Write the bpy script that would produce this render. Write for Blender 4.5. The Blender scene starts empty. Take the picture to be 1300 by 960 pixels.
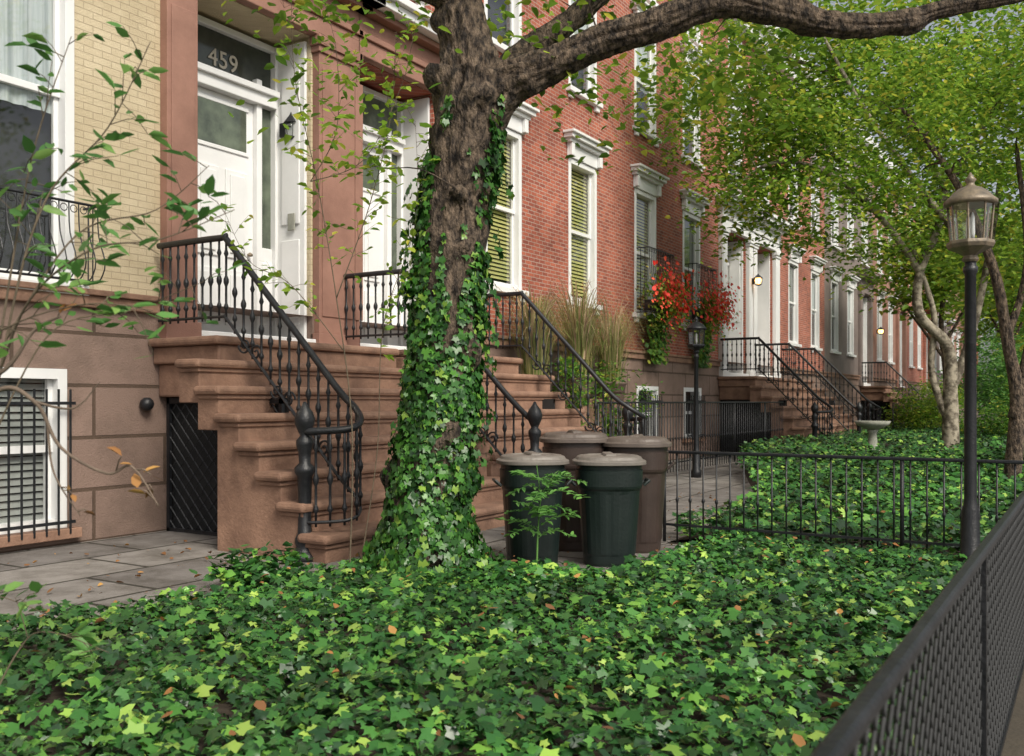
import bpy, bmesh, math, random
import numpy as np
from mathutils import Vector, noise
random.seed(7); rs=np.random.RandomState(11)
S=bpy.context.scene
COL=S.collection
F=Vector((.851,.525,0)); R=Vector((.525,-.851,0)); UP=Vector((0,0,1))
W={}
# ------------------------------------------------------------ materials
def nt(name):
    m=bpy.data.materials.new(name); m.use_nodes=True
    t=m.node_tree; return m,t,t.nodes['Principled BSDF'],t.nodes['Material Output']
def ramp(t,stops,interp='LINEAR'):
    r=t.nodes.new('ShaderNodeValToRGB'); cr=r.color_ramp; cr.interpolation=interp
    while len(cr.elements)<len(stops): cr.elements.new(.5)
    for e,(p,c) in zip(cr.elements,stops): e.position=p; e.color=(*c,1)
    return r
def mat(name,c1,c2=None,scale=3,rough=.7,bump=.3,bscale=40,metal=0,stretch=None,bdist=.01,rp=(.32,.68)):
    m,t,b,o=nt(name); c2=c2 or tuple(x*.75 for x in c1)
    g=t.nodes.new('ShaderNodeNewGeometry'); mp=t.nodes.new('ShaderNodeMapping')
    t.links.new(g.outputs['Position'],mp.inputs['Vector'])
    if stretch: mp.inputs['Scale'].default_value=stretch
    n=t.nodes.new('ShaderNodeTexNoise'); n.inputs['Scale'].default_value=scale; n.inputs['Detail'].default_value=8; n.inputs['Roughness'].default_value=.65
    t.links.new(mp.outputs[0],n.inputs['Vector'])
    r=ramp(t,[(rp[0],c1),(rp[1],c2)]); t.links.new(n.outputs['Fac'],r.inputs[0]); t.links.new(r.outputs[0],b.inputs['Base Color'])
    n2=t.nodes.new('ShaderNodeTexNoise'); n2.inputs['Scale'].default_value=bscale; n2.inputs['Detail'].default_value=5
    t.links.new(mp.outputs[0],n2.inputs['Vector'])
    bu=t.nodes.new('ShaderNodeBump'); bu.inputs['Strength'].default_value=bump; bu.inputs['Distance'].default_value=bdist
    t.links.new(n2.outputs['Fac'],bu.inputs['Height']); t.links.new(bu.outputs[0],b.inputs['Normal'])
    b.inputs['Roughness'].default_value=rough; b.inputs['Metallic'].default_value=metal
    return m
def brickmat(name,c1,c2,mo,w=.21,h=.072,ms=.008,bump=.5,grime=(.75,.72,.7),rough=.85,offs=.5,gs=.9,floor=False):
    m,t,b,o=nt(name); g=t.nodes.new('ShaderNodeNewGeometry'); s=t.nodes.new('ShaderNodeSeparateXYZ'); t.links.new(g.outputs['Position'],s.inputs[0])
    c=t.nodes.new('ShaderNodeCombineXYZ')
    if floor:
        t.links.new(s.outputs[0],c.inputs[0]); t.links.new(s.outputs[1],c.inputs[1])
    else:
        a=t.nodes.new('ShaderNodeMath'); a.operation='ADD'; t.links.new(s.outputs[0],a.inputs[0]); t.links.new(s.outputs[1],a.inputs[1])
        t.links.new(a.outputs[0],c.inputs[0]); t.links.new(s.outputs[2],c.inputs[1])
    k=t.nodes.new('ShaderNodeTexBrick'); k.inputs['Scale'].default_value=1; k.inputs['Brick Width'].default_value=w; k.inputs['Row Height'].default_value=h
    k.inputs['Mortar Size'].default_value=ms; k.inputs['Mortar Smooth'].default_value=.2; k.offset=offs
    k.inputs['Color1'].default_value=(*c1,1);k.inputs['Color2'].default_value=(*c2,1);k.inputs['Mortar'].default_value=(*mo,1)
    t.links.new(c.outputs[0],k.inputs['Vector'])
    n=t.nodes.new('ShaderNodeTexNoise'); n.inputs['Scale'].default_value=gs; n.inputs['Detail'].default_value=9; n.inputs['Roughness'].default_value=.7; t.links.new(g.outputs['Position'],n.inputs['Vector'])
    r=ramp(t,[(.35,grime),(.6,(1,1,1))]); t.links.new(n.outputs['Fac'],r.inputs[0])
    x=t.nodes.new('ShaderNodeMix'); x.data_type='RGBA'; x.blend_type='MULTIPLY'; x.inputs[0].default_value=1
    t.links.new(k.outputs['Color'],x.inputs[6]); t.links.new(r.outputs[0],x.inputs[7]); t.links.new(x.outputs[2],b.inputs['Base Color'])
    n2=t.nodes.new('ShaderNodeTexNoise'); n2.inputs['Scale'].default_value=60; t.links.new(g.outputs['Position'],n2.inputs['Vector'])
    ad=t.nodes.new('ShaderNodeMath'); ad.operation='MULTIPLY_ADD'; ad.inputs[1].default_value=-1
    t.links.new(k.outputs['Fac'],ad.inputs[0]); t.links.new(n2.outputs['Fac'],ad.inputs[2])
    bu=t.nodes.new('ShaderNodeBump'); bu.inputs['Strength'].default_value=bump; bu.inputs['Distance'].default_value=.01
    t.links.new(ad.outputs[0],bu.inputs['Height']); t.links.new(bu.outputs[0],b.inputs['Normal']); b.inputs['Roughness'].default_value=rough
    return m
def leafmat(name,stops,trans=.35,rough=.45,var=(.6,1.2),vs=1.1):
    m,t,b,o=nt(name); g=t.nodes.new('ShaderNodeNewGeometry'); r=ramp(t,stops); t.links.new(g.outputs['Random Per Island'],r.inputs[0])
    n=t.nodes.new('ShaderNodeTexNoise'); n.inputs['Scale'].default_value=vs; n.inputs['Detail'].default_value=3; t.links.new(g.outputs['Position'],n.inputs['Vector'])
    r2=ramp(t,[(.3,(var[0],var[0]*1.05,var[0])),(.7,(var[1],var[1],var[1]*.85))]); t.links.new(n.outputs['Fac'],r2.inputs[0])
    x=t.nodes.new('ShaderNodeMix'); x.data_type='RGBA'; x.blend_type='MULTIPLY'; x.inputs[0].default_value=1
    t.links.new(r.outputs[0],x.inputs[6]); t.links.new(r2.outputs[0],x.inputs[7])
    t.links.new(x.outputs[2],b.inputs['Base Color']); b.inputs['Roughness'].default_value=rough
    if trans>0:
        tr=t.nodes.new('ShaderNodeBsdfTranslucent'); t.links.new(x.outputs[2],tr.inputs[0])
        mx=t.nodes.new('ShaderNodeMixShader'); mx.inputs[0].default_value=trans
        t.links.new(b.outputs[0],mx.inputs[1]); t.links.new(tr.outputs[0],mx.inputs[2]); t.links.new(mx.outputs[0],o.inputs[0])
    return m
def glassmat(name,tint=(.94,.96,.95)):
    m,t,b,o=nt(name); tr=t.nodes.new('ShaderNodeBsdfTransparent'); tr.inputs[0].default_value=(*tint,1)
    gl=t.nodes.new('ShaderNodeBsdfGlossy'); gl.inputs['Roughness'].default_value=.04
    fr=t.nodes.new('ShaderNodeLayerWeight'); fr.inputs['Blend'].default_value=.3
    mm=t.nodes.new('ShaderNodeMath'); mm.operation='MULTIPLY_ADD'; mm.inputs[1].default_value=.5; mm.inputs[2].default_value=.05; t.links.new(fr.outputs['Facing'],mm.inputs[0])
    mx=t.nodes.new('ShaderNodeMixShader'); t.links.new(mm.outputs[0],mx.inputs[0]); t.links.new(tr.outputs[0],mx.inputs[1]); t.links.new(gl.outputs[0],mx.inputs[2]); t.links.new(mx.outputs[0],o.inputs[0])
    return m
def emit(name,c,s):
    m,t,b,o=nt(name); b.inputs['Emission Color'].default_value=(*c,1); b.inputs['Emission Strength'].default_value=s; b.inputs['Base Color'].default_value=(*c,1); return m
RED=brickmat('red_brick',(.47,.132,.075),(.27,.072,.048),(.44,.32,.26),grime=(.62,.56,.53),w=.20,h=.07,gs=.55)
CREAM=brickmat('cream_brick',(.60,.51,.35),(.55,.46,.31),(.45,.37,.25),ms=.005,bump=.8,grime=(.80,.78,.74))
BROWNBLK=brickmat('brownstone_blocks',(.27,.185,.148),(.22,.15,.12),(.10,.065,.045),w=1.7,h=.52,ms=.02,bump=.8,grime=(.55,.55,.53))
BROWN=mat('brownstone',(.34,.20,.135),(.155,.086,.058),scale=3.0,rough=.8,bump=.7,bscale=40)
BROWNP=mat('brownstone_pilaster',(.35,.185,.137),(.23,.118,.086),scale=1.8,rough=.75,bump=.35,bscale=60)
DARKST=mat('dark_facade',(.24,.19,.17),(.16,.13,.12),scale=1.5)
WHITE=mat('white_paint',(.80,.80,.79),(.70,.705,.70),scale=1.3,rough=.45,bump=.08,bscale=30)
IRON=mat('black_iron',(.006,.007,.009),(.020,.021,.024),scale=9,rough=.42,bump=.4,bscale=60)
IRONM=mat('matte_black_wire',(.004,.005,.006),(.009,.010,.011),scale=9,rough=.65,bump=.2,bscale=60)
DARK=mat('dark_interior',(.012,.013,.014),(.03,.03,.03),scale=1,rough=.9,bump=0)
BLIND=mat('yellow_blind',(.58,.52,.20),(.42,.42,.15),scale=1,rough=.7,bump=.1,bscale=14)
WBLIND=mat('white_louvre',(.40,.41,.39),(.26,.27,.26),scale=2,rough=.6,bump=.1)
CURT=mat('lace_curtain',(.62,.65,.65),(.36,.41,.42),scale=3,rough=.9,bump=.3,bscale=5,stretch=(6,6,.15),bdist=.03)
SHADE=mat('grey_shade',(.22,.24,.22),(.12,.135,.12),scale=2,rough=.8,bump=.1)
GLASS=glassmat('window_glass')
SLATE=brickmat('slate_paving',(.27,.25,.23),(.175,.16,.15),(.045,.04,.03),w=1.15,h=.85,ms=.022,bump=.6,grime=(.48,.46,.43),gs=2.2,floor=True)
SOIL=mat('soil',(.03,.022,.015),(.06,.045,.03),scale=5,rough=1,bump=1,bscale=20)
BARK=mat('rough_bark',(.018,.013,.010),(.20,.145,.10),scale=15,rough=.95,bump=1,bscale=26,stretch=(1.3,1.3,.6),bdist=.06,rp=(.40,.66))
PALE=mat('mottled_pale_bark',(.33,.29,.22),(.08,.065,.045),scale=6,rough=.9,bump=.6,bscale=14,bdist=.03,rp=(.42,.58))
TWIG=mat('twig_bark',(.07,.055,.035),(.15,.115,.075),scale=12,rough=.9,bump=.3)
PTWIG=mat('pale_bare_twig',(.20,.15,.11),(.11,.08,.06),scale=12,rough=.9,bump=.3)
GREENBIN=mat('green_bin_plastic',(.006,.012,.011),(.010,.018,.016),scale=6,rough=.42,bump=.2)
BROWNBIN=mat('brown_bin_plastic',(.034,.023,.019),(.05,.034,.028),scale=6,rough=.42,bump=.15)
LIDG=mat('grey_lid_plastic',(.21,.185,.16),(.13,.114,.10),scale=5,rough=.5,bump=.2)
LIDB=mat('brown_lid_plastic',(.09,.07,.06),(.13,.105,.088),scale=5,rough=.5,bump=.2)
BRONZE=mat('weathered_bronze',(.28,.22,.15),(.13,.11,.085),scale=14,rough=.5,bump=.3,metal=.3)
STONE=mat('grey_stone',(.33,.33,.28),(.20,.21,.17),scale=8,rough=.9)
GROUNDM=mat('ground_earth',(.05,.042,.03),(.08,.065,.045),scale=2,rough=1,bump=.6)
IVYM=leafmat('ivy_leaves',[(0,(.010,.040,.012)),(.45,(.027,.105,.024)),(.80,(.062,.19,.036)),(.93,(.15,.32,.05)),(1,(.33,.46,.10))],0,.36,(.5,1.35),.8)
IVYT=leafmat('ivy_tree_leaves',[(0,(.012,.050,.012)),(.55,(.036,.130,.022)),(.88,(.085,.24,.035)),(1,(.24,.38,.06))],.18,.38)
CROWN=leafmat('yellow_green_leaves',[(0,(.11,.24,.032)),(.45,(.24,.41,.052)),(.85,(.41,.57,.075)),(1,(.72,.64,.10))],.55,.5,(.6,1.15))
CROWN2=leafmat('fresh_green_leaves',[(0,(.05,.15,.028)),(.5,(.12,.28,.045)),(.88,(.25,.43,.065)),(1,(.6,.55,.09))],.5,.5,(.65,1.15))
DEEP=leafmat('sapling_green_leaves',[(0,(.07,.18,.05)),(.6,(.13,.31,.08)),(1,(.30,.50,.14))],.45,.5,(.8,1.15))
FERNM=leafmat('feathery_leaves',[(0,(.12,.32,.08)),(1,(.25,.50,.13))],.4)
DEAD=leafmat('fallen_leaf',[(0,(.18,.08,.035)),(.6,(.34,.15,.05)),(1,(.55,.30,.09))],.1,.8)
REDF=leafmat('red_petals',[(0,(.80,.03,.02)),(1,(.95,.14,.08))],.2,.5,(.9,1.1))
STRAW=leafmat('straw_grass',[(0,(.14,.24,.05)),(.5,(.30,.33,.11)),(1,(.56,.45,.25))],.4,.7)
PLUME=leafmat('grass_plumes',[(0,(.40,.25,.17)),(1,(.60,.44,.32))],.3,.9)
WARM=emit('warm_lamp_glow',(1,.50,.14),7)
NUM=mat('faded_gold_number_paint',(.50,.46,.37),(.42,.38,.31),scale=4,rough=.5,bump=0)
# ------------------------------------------------------------ builders
def thing(name,label,cat,loc,group=None,kind=None):
    e=bpy.data.objects.new(name,None); e.location=loc; e.empty_display_size=.2; COL.objects.link(e)
    if label: e['label']=label
    if cat: e['category']=cat
    if group: e['group']=group
    if kind: e['kind']=kind
    W[e.name]=Vector(loc); return e
class MB:
    def __init__(s): s.v=[]; s.f=[]
    def add(s,v,f):
        o=len(s.v); s.v.extend([tuple(p) for p in v]); s.f.extend([tuple(i+o for i in q) for q in f])
    def box(s,x0,x1,y0,y1,z0,z1):
        if x0>x1:x0,x1=x1,x0
        s.add([(x0,y0,z0),(x1,y0,z0),(x1,y1,z0),(x0,y1,z0),(x0,y0,z1),(x1,y0,z1),(x1,y1,z1),(x0,y1,z1)],
              [(0,3,2,1),(4,5,6,7),(0,1,5,4),(1,2,6,5),(2,3,7,6),(3,0,4,7)])
    def quad(s,a,b,c,d): s.add([a,b,c,d],[(0,1,2,3)])
    def lathe(s,prof,c=(0,0,0),seg=16,mod=None,rot=0):
        v=[];f=[]
        for r,z in prof:
            for i in range(seg):
                a=2*math.pi*i/seg+rot; rr=r*(mod(a,z) if mod else 1)
                v.append((c[0]+rr*math.cos(a),c[1]+rr*math.sin(a),c[2]+z))
        for j in range(len(prof)-1):
            for i in range(seg):
                k=(i+1)%seg; f.append((j*seg+i,j*seg+k,(j+1)*seg+k,(j+1)*seg+i))
        f.append(tuple(reversed(range(seg)))); f.append(tuple((len(prof)-1)*seg+i for i in range(seg)))
        s.add(v,f)
    def tube(s,pts,rad,seg=8,nz=0,ns=3,ridge=0):
        pts=[Vector(p) for p in pts]; n=len(pts)
        if not hasattr(rad,'__len__'): rad=[rad]*n
        v=[];f=[];prev=None
        for j in range(n):
            t=(pts[min(j+1,n-1)]-pts[max(j-1,0)]).normalized()
            ref=prev if prev is not None else (Vector((1,0,0)) if abs(t.x)<.8 else Vector((0,1,0)))
            a=(ref-t*ref.dot(t)).normalized(); b=t.cross(a); prev=a
            for i in range(seg):
                an=2*math.pi*i/seg; d=a*math.cos(an)+b*math.sin(an); rr=rad[j]
                p=pts[j]+d*rr; k=1
                if nz: k+=nz*noise.noise(p*ns)+nz*.5*noise.noise(p*ns*3.1)
                if ridge:
                    k+=ridge*(1-3.2*abs(noise.noise(Vector((d.x*5+3,d.y*5,j*.11+d.z*5)))))+ridge*.7*noise.noise(Vector((p.x*22,p.y*22,p.z*9)))
                    kn=noise.noise(p*3.3+Vector((5,1,8)))
                    if kn>.33: k+=(kn-.33)*1.3
                if k!=1: p=pts[j]+d*rr*k
                v.append(p)
        for j in range(n-1):
            for i in range(seg):
                k=(i+1)%seg; f.append((j*seg+i,j*seg+k,(j+1)*seg+k,(j+1)*seg+i))
        f.append(tuple(reversed(range(seg)))); f.append(tuple((n-1)*seg+i for i in range(seg)))
        s.add(v,f)
    def obj(s,name,m,parent=None,smooth=False,bevel=0,label=None,loc=None):
        o0=W[parent.name] if parent else Vector((0,0,0))
        me=bpy.data.meshes.new(name); me.from_pydata([(a-o0.x,b-o0.y,c-o0.z) for a,b,c in s.v],[],s.f); me.materials.append(m)
        if smooth: me.polygons.foreach_set('use_smooth',[True]*len(me.polygons))
        o=bpy.data.objects.new(name,me); COL.objects.link(o)
        if parent: o.parent=parent
        W[o.name]=o0.copy()
        if bevel:
            b=o.modifiers.new('bevel','BEVEL'); b.width=bevel; b.segments=2; b.limit_method='ANGLE'
        if label: o['label']=label
        return o
def spline(P,n=6):
    P=[Vector(p) for p in P]; out=[]
    for i in range(len(P)-1):
        p0=P[max(i-1,0)];p1=P[i];p2=P[i+1];p3=P[min(i+2,len(P)-1)]
        for k in range(n):
            t=k/n; out.append(.5*((2*p1)+(-p0+p2)*t+(2*p0-5*p1+4*p2-p3)*t*t+(-p0+3*p1-3*p2+p3)*t**3))
    out.append(P[-1]); return out
def lerpr(r,n):
    out=[]
    for i in range(len(r)-1):
        for k in range(n): out.append(r[i]+(r[i+1]-r[i])*k/n)
    out.append(r[-1]); return out
def ivy_t():
    v=[(0,0,.0)]
    for a,r,z in [(270,.10,0),(303,.42,-.05),(335,.35,.0),(25,.51,-.07),(58,.34,.02),(90,.62,-.10),(122,.34,.02),(155,.51,-.07),(205,.35,0),(237,.42,-.05)]:
        a=math.radians(a); v.append((r*math.cos(a),r*math.sin(a)-.1,z))
    return v,[(0,i,i%10+1) for i in range(1,11)]
def oval_t():
    return [(0,0,0),(.2,.28,.07),(.17,.66,.06),(0,1,-.05),(-.17,.66,.06),(-.2,.28,.07)],[(0,1,2,3),(0,3,4,5)]
def wide_t():
    return [(0,0,0),(.27,.28,.08),(.23,.66,.06),(0,1,-.06),(-.23,.66,.06),(-.27,.28,.08)],[(0,1,2,3),(0,3,4,5)]
def blob_t():
    return [(0,0,0),(.45,.2,.1),(.4,.75,.15),(0,1,0),(-.4,.75,.15),(-.45,.2,.1)],[(0,1,2,3),(0,3,4,5)]
TM={'ivy':ivy_t(),'oval':oval_t(),'blob':blob_t(),'wide':wide_t()}
def leaves(name,P,N,size,kind,m,parent=None,tip=None,label=None):
    P=np.asarray(P,float).reshape(-1,3); n=len(P); N=np.asarray(N,float).reshape(-1,3)
    N=N/np.maximum(np.linalg.norm(N,axis=1,keepdims=True),1e-6)
    t=rs.normal(size=(n,3)) if tip is None else np.asarray(tip,float).reshape(-1,3)+rs.normal(size=(n,3))*.35
    B=t-N*(t*N).sum(1,keepdims=True); B/=np.maximum(np.linalg.norm(B,axis=1,keepdims=True),1e-6); T=np.cross(B,N)
    tv,tf=TM[kind]; tv=np.array(tv); k=len(tv)
    size=np.asarray(size,float)*np.ones(n); asp=rs.uniform(.8,1.2,size=n)
    V=P[:,None]+size[:,None,None]*(asp[:,None,None]*tv[None,:,0,None]*T[:,None]+tv[None,:,1,None]*B[:,None]+(rs.uniform(-.5,2.4,size=n))[:,None,None]*tv[None,:,2,None]*N[:,None])
    if parent: V=V-np.array(W[parent.name])
    L=np.array([i for f in tf for i in f]); lt=len(tf[0])
    LL=(L[None]+np.arange(n)[:,None]*k).ravel()
    me=bpy.data.meshes.new(name); me.vertices.add(n*k); me.vertices.foreach_set('co',V.astype(np.float32).ravel())
    me.loops.add(len(LL)); me.loops.foreach_set('vertex_index',LL.astype(np.int32))
    me.polygons.add(n*len(tf)); me.polygons.foreach_set('loop_start',np.arange(0,len(LL),lt).astype(np.int32))
    me.update(calc_edges=True); me.validate(); me.materials.append(m)
    o=bpy.data.objects.new(name,me); COL.objects.link(o)
    if parent: o.parent=parent
    W[o.name]=W[parent.name].copy() if parent else Vector((0,0,0))
    if label:o['label']=label
    return o
def blades(name,c,n,h,spread,m,parent,wd=.008,seed=1,droop=.5):
    r=random.Random(seed); mb=MB()
    for i in range(n):
        a=r.uniform(0,6.283); sp=spread*r.uniform(.1,1); hh=h*r.uniform(.5,1.05); d=Vector((math.cos(a),math.sin(a),0)); q=Vector((-d.y,d.x,0))
        b=Vector(c)+d*r.uniform(0,.25); vs=[]; dr=r.uniform(.3,1)*droop; sw=r.gauss(0,.08)
        for k in range(8):
            t=k/7; p=b+d*sp*t**1.5+UP*hh*(t*(1.15+dr)-(.15+dr*1.35)*t**2.6)+q*sw*t*t; w=wd*(1-t*.8)
            vs+= [p-q*w,p+q*w]
        mb.add(vs,[(2*k,2*k+1,2*k+3,2*k+2) for k in range(7)])
    return mb.obj(name,m,parent)
# ------------------------------------------------------------ world, sun, camera
EL,AZ=44,205
w=bpy.data.worlds.new("World"); S.world=w; w.use_nodes=True; t=w.node_tree; bg=t.nodes['Background']
sky=t.nodes.new('ShaderNodeTexSky'); sky.sky_type='NISHITA'; sky.sun_disc=False; sky.sun_elevation=math.radians(EL); sky.sun_rotation=math.radians(AZ); sky.air_density=1.0; sky.dust_density=4
hs=t.nodes.new('ShaderNodeHueSaturation'); hs.inputs['Saturation'].default_value=.35
t.links.new(sky.outputs[0],hs.inputs['Color']); t.links.new(hs.outputs[0],bg.inputs[0]); bg.inputs[1].default_value=.15
sd=bpy.data.lights.new('sun','SUN'); sd.energy=3.1; sd.angle=math.radians(20); sd.color=(1,.93,.80); so=bpy.data.objects.new('sun',sd); COL.objects.link(so)
dirv=Vector((math.sin(math.radians(AZ))*math.cos(math.radians(EL)),math.cos(math.radians(AZ))*math.cos(math.radians(EL)),math.sin(math.radians(EL))))
so.rotation_euler=dirv.to_track_quat('Z','Y').to_euler()
cd=bpy.data.cameras.new('camera'); co=bpy.data.objects.new('camera',cd); COL.objects.link(co); S.camera=co
co.location=(0,0,1.4); co.rotation_euler=(math.radians(90),0,math.radians(-58.33)); cd.lens=33.2; cd.sensor_width=36; cd.shift_y=.0231; cd.clip_end=1500; cd.clip_start=.05
cd.dof.use_dof=True; cd.dof.focus_distance=9; cd.dof.aperture_fstop=4.5
S.view_settings.view_transform='Standard'; S.view_settings.look='None'; S.view_settings.exposure=0
# ------------------------------------------------------------ ground
def sheet(name,x0,x1,y0,y1,z,m):
    b=MB(); b.quad((x0,y0,z),(x1,y0,z),(x1,y1,z),(x0,y1,z)); o=b.obj(name,m); o['kind']='structure'; return o
sheet('ground',-300,700,-400,400,-.004,GROUNDM)
sheet('stone_path',-6,24,3.6,8.6,.004,SLATE)
sheet('bin_path',6.6,8.7,2.9,3.598,.004,SLATE)
sheet('pavement',-20,150,-3.2,-.35,.002,SLATE)
def hill(x,y):
    return .04+.03*noise.noise(Vector((x*.8,y*.8,0)))
def hill2(x,y):
    return .05+.34*min(1,max(0,(x-13)/9))+.05*noise.noise(Vector((x*.6,y*.6,3)))
def bed(name,fn,x0,x1,y0,y1,nx,ny,ymax=None):
    mb=MB(); v=[];f=[]
    for i in range(nx+1):
        for j in range(ny+1):
            x=x0+(x1-x0)*i/nx; ym=ymax(x) if ymax else y1; y=y0+(ym-y0)*j/ny
            e=min(1,(1-abs(2*j/ny-1))*6); v.append((x,y,fn(x,y)*min(e,1)-.005 if e<1 else fn(x,y)))
    for i in range(nx):
        for j in range(ny): a=i*(ny+1)+j; f.append((a,a+ny+1,a+ny+2,a+1))
    mb.add(v,f); o=mb.obj(name,SOIL,smooth=True); o['kind']='structure'
def ym1(x):
    return (5.0+max(0,4.8-x)*.36) if x<6.35 else max(3.12,5.0-(x-6.35)*8)
bed('soil_bed',hill,-1,8.68,.36,5,40,20,ym1)
def ym2(x): return 3.65 if x<12 else min(6.5,3.65+(x-12)*.36)
bed('soil_bed_far',hill2,8.85,42,.36,5,70,20,ym2)
def ivyfield(n,x0,x1,y0,ymf,fn,s0,s1,th,dens=None,bumpy=.05):
    P=[];N=[];Z=[]
    while len(P)<n:
        x=random.uniform(x0,x1); ym=ymf(x); y=random.uniform(y0,8.2)
        if y>ym+.30*noise.noise(Vector((x*2.2,y*2.2,1))): continue
        if dens and random.random()>dens(x,y): continue
        hh=random.random(); b=fn(x,y)
        if noise.noise(Vector((x*4.5,y*4.5,5)))>.30 and random.random()<.6: continue
        P.append((x,y,b+th*(.1+.9*hh)+bumpy*noise.noise(Vector((x*1.7,y*1.7,9)))))
        N.append((random.gauss(-.12,.42),random.gauss(-.12,.42),1)); Z.append(s0+(s1-s0)*random.random()**1.7)
    return P,N,Z
P,N,Z=ivyfield(42000,-.5,8.72,.34,ym1,hill,.036,.104,.13)
o=leaves('ivy_ground_cover',P,N,Z,'ivy',IVYM); o['kind']='stuff'; o['label']='dense bed of glossy green ivy around the tree'; o['category']='ivy'
P,N,Z=ivyfield(30000,8.8,38,.36,ym2,hill2,.07,.14,.2,lambda x,y:1 if x<20 else .4)
o=leaves('ivy_bed',P,N,Z,'ivy',IVYM); o['kind']='stuff'; o['label']='ivy bed behind the low iron fence'; o['category']='ivy'
P=[];N=[];Z=[]
for i in range(900):
    x=random.uniform(1,14); y=random.uniform(.4,8.2)
    z=.02 if y>ym1(x) else .04+.14+random.uniform(-.01,.04)
    if y<=ym1(x) and random.random()<.3: continue
    P.append((x,y,z));N.append((random.gauss(0,.4),random.gauss(0,.4),1));Z.append(random.uniform(.025,.075))
o=leaves('fallen_leaves',P,N,Z,'wide',DEAD); o['kind']='stuff'; o['label']='dry orange fallen leaves on ivy and paving'; o['category']='leaves'
# ------------------------------------------------------------ houses
YF=8.6
def wall(house,name,x0,x1,z0,z1,ops,Y,m,reveal=.3):
    ops=[(max(a,x0),min(b,x1),max(c,z0),min(d,z1),dp) for a,b,c,d,dp in ops if b>x0 and a<x1 and d>z0 and c<z1]
    xs=sorted(set([x0,x1]+[q for o in ops for q in o[:2]])); zs=sorted(set([z0,z1]+[q for o in ops for q in o[2:4]]))
    mb=MB()
    for i in range(len(xs)-1):
        for j in range(len(zs)-1):
            cx=(xs[i]+xs[i+1])/2; cz=(zs[j]+zs[j+1])/2
            if any(a<cx<b and c<cz<d for a,b,c,d,_ in ops): continue
            mb.quad((xs[i],Y,zs[j]),(xs[i+1],Y,zs[j]),(xs[i+1],Y,zs[j+1]),(xs[i],Y,zs[j+1]))
    for a,b,c,d,dp in ops:
        y=Y+dp
        mb.quad((a,Y,c),(a,y,c),(a,y,d),(a,Y,d)); mb.quad((b,Y,c),(b,Y,d),(b,y,d),(b,y,c))
        if d<z1-.001: mb.quad((a,Y,d),(a,y,d),(b,y,d),(b,Y,d))
        if c>z0+.001: mb.quad((a,Y,c),(b,Y,c),(b,y,c),(a,y,c))
    mb.quad((x0,Y,z0),(x0,Y,z1),(x0,Y+9,z1),(x0,Y+9,z0)); mb.quad((x1,Y,z0),(x1,Y+9,z0),(x1,Y+9,z1),(x1,Y,z1))
    mb.quad((x0,Y,z1),(x1,Y,z1),(x1,Y+9,z1),(x0,Y+9,z1)); mb.quad((x0,Y+9,z0),(x0,Y+9,z1),(x1,Y+9,z1),(x1,Y+9,z0))
    return mb.obj(name,m,house)
def window(house,a,b,z0,z1,Y=YF,hood=True,blind=None,blindz=0,m=WHITE,sillm=None,simple=False,name='window',cas=.1):
    f=MB(); y0=Y-.015;y1=Y+.16
    f.box(a+.002,a+cas,y0,y1,z0,z1-.002); f.box(b-cas,b-.002,y0,y1,z0,z1-.002); f.box(a+cas,b-cas,y0+.002,y1,z1-cas,z1-.002)
    f.box(a+cas,b-cas,y0+.04,y1,z0+.002,z0+.09); zm=(z0+z1)/2
    f.box(a+cas,b-cas,Y+.07,Y+.13,zm-.035,zm+.035)
    for zz0,zz1,yy in ((zm+.035,z1-cas,Y+.075),(z0+.09,zm-.035,Y+.10)):
        f.box(a+cas,a+cas+.05,yy,yy+.045,zz0,zz1); f.box(b-cas-.05,b-cas,yy,yy+.045,zz0,zz1)
    wo=f.obj(name,m,house,bevel=0 if simple else .006)
    p=MB(); p.quad((a+cas,Y+.115,z0+.09),(b-cas,Y+.115,z0+.09),(b-cas,Y+.115,z1-cas),(a+cas,Y+.115,z1-cas)); p.obj('pane',GLASS,wo)
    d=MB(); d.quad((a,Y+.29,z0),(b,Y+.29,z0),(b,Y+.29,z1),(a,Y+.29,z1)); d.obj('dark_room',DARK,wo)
    if blind:
        q=MB()
        if blind in (BLIND,WBLIND):
            n=int((z1-z0-blindz)/.07)
            for i in range(n):
                zz=z1-i*.07; q.quad((a+cas,Y+.15,zz-.066),(b-cas,Y+.15,zz-.066),(b-cas,Y+.18,zz-.010),(a+cas,Y+.18,zz-.010))
        else:
            N2=40; vs=[];fs=[]
            for i in range(N2+1):
                xx=a+cas+(b-a-2*cas)*i/N2; yy=Y+.145+.016*math.sin(i*1.35); vs+=[(xx,yy,z0+blindz),(xx,yy,z1-cas)]
            for i in range(N2): fs.append((2*i,2*i+2,2*i+3,2*i+1))
            q.add(vs,fs)
        q.obj('blind' if blind in (BLIND,WBLIND) else 'curtain',blind,wo)
    s=MB(); s.box(a-.1,b+.1,Y-.11,Y+.05,z0-.10,z0-.002)
    if not simple:
        for xx in (a-.02,b-.12): s.box(xx,xx+.14,Y-.07,Y-.001,z0-.2,z0-.1)
    s.obj('sill',sillm or m,wo,bevel=.008)
    if hood:
        h=MB(); h.box(a-.06,b+.06,Y-.05,Y-.001,z1+.003,z1+.26); h.box(a-.13,b+.13,Y-.13,Y-.001,z1+.26,z1+.33); h.box(a-.19,b+.19,Y-.20,Y-.001,z1+.33,z1+.41); h.box(a-.23,b+.23,Y-.25,Y-.001,z1+.41,z1+.46)
        for xx in (a-.06,b-.06): h.box(xx,xx+.12,Y-.12,Y-.05,z1+.02,z1+.26)
        h.obj('lintel',m,wo,bevel=.01)
    return wo
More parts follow.
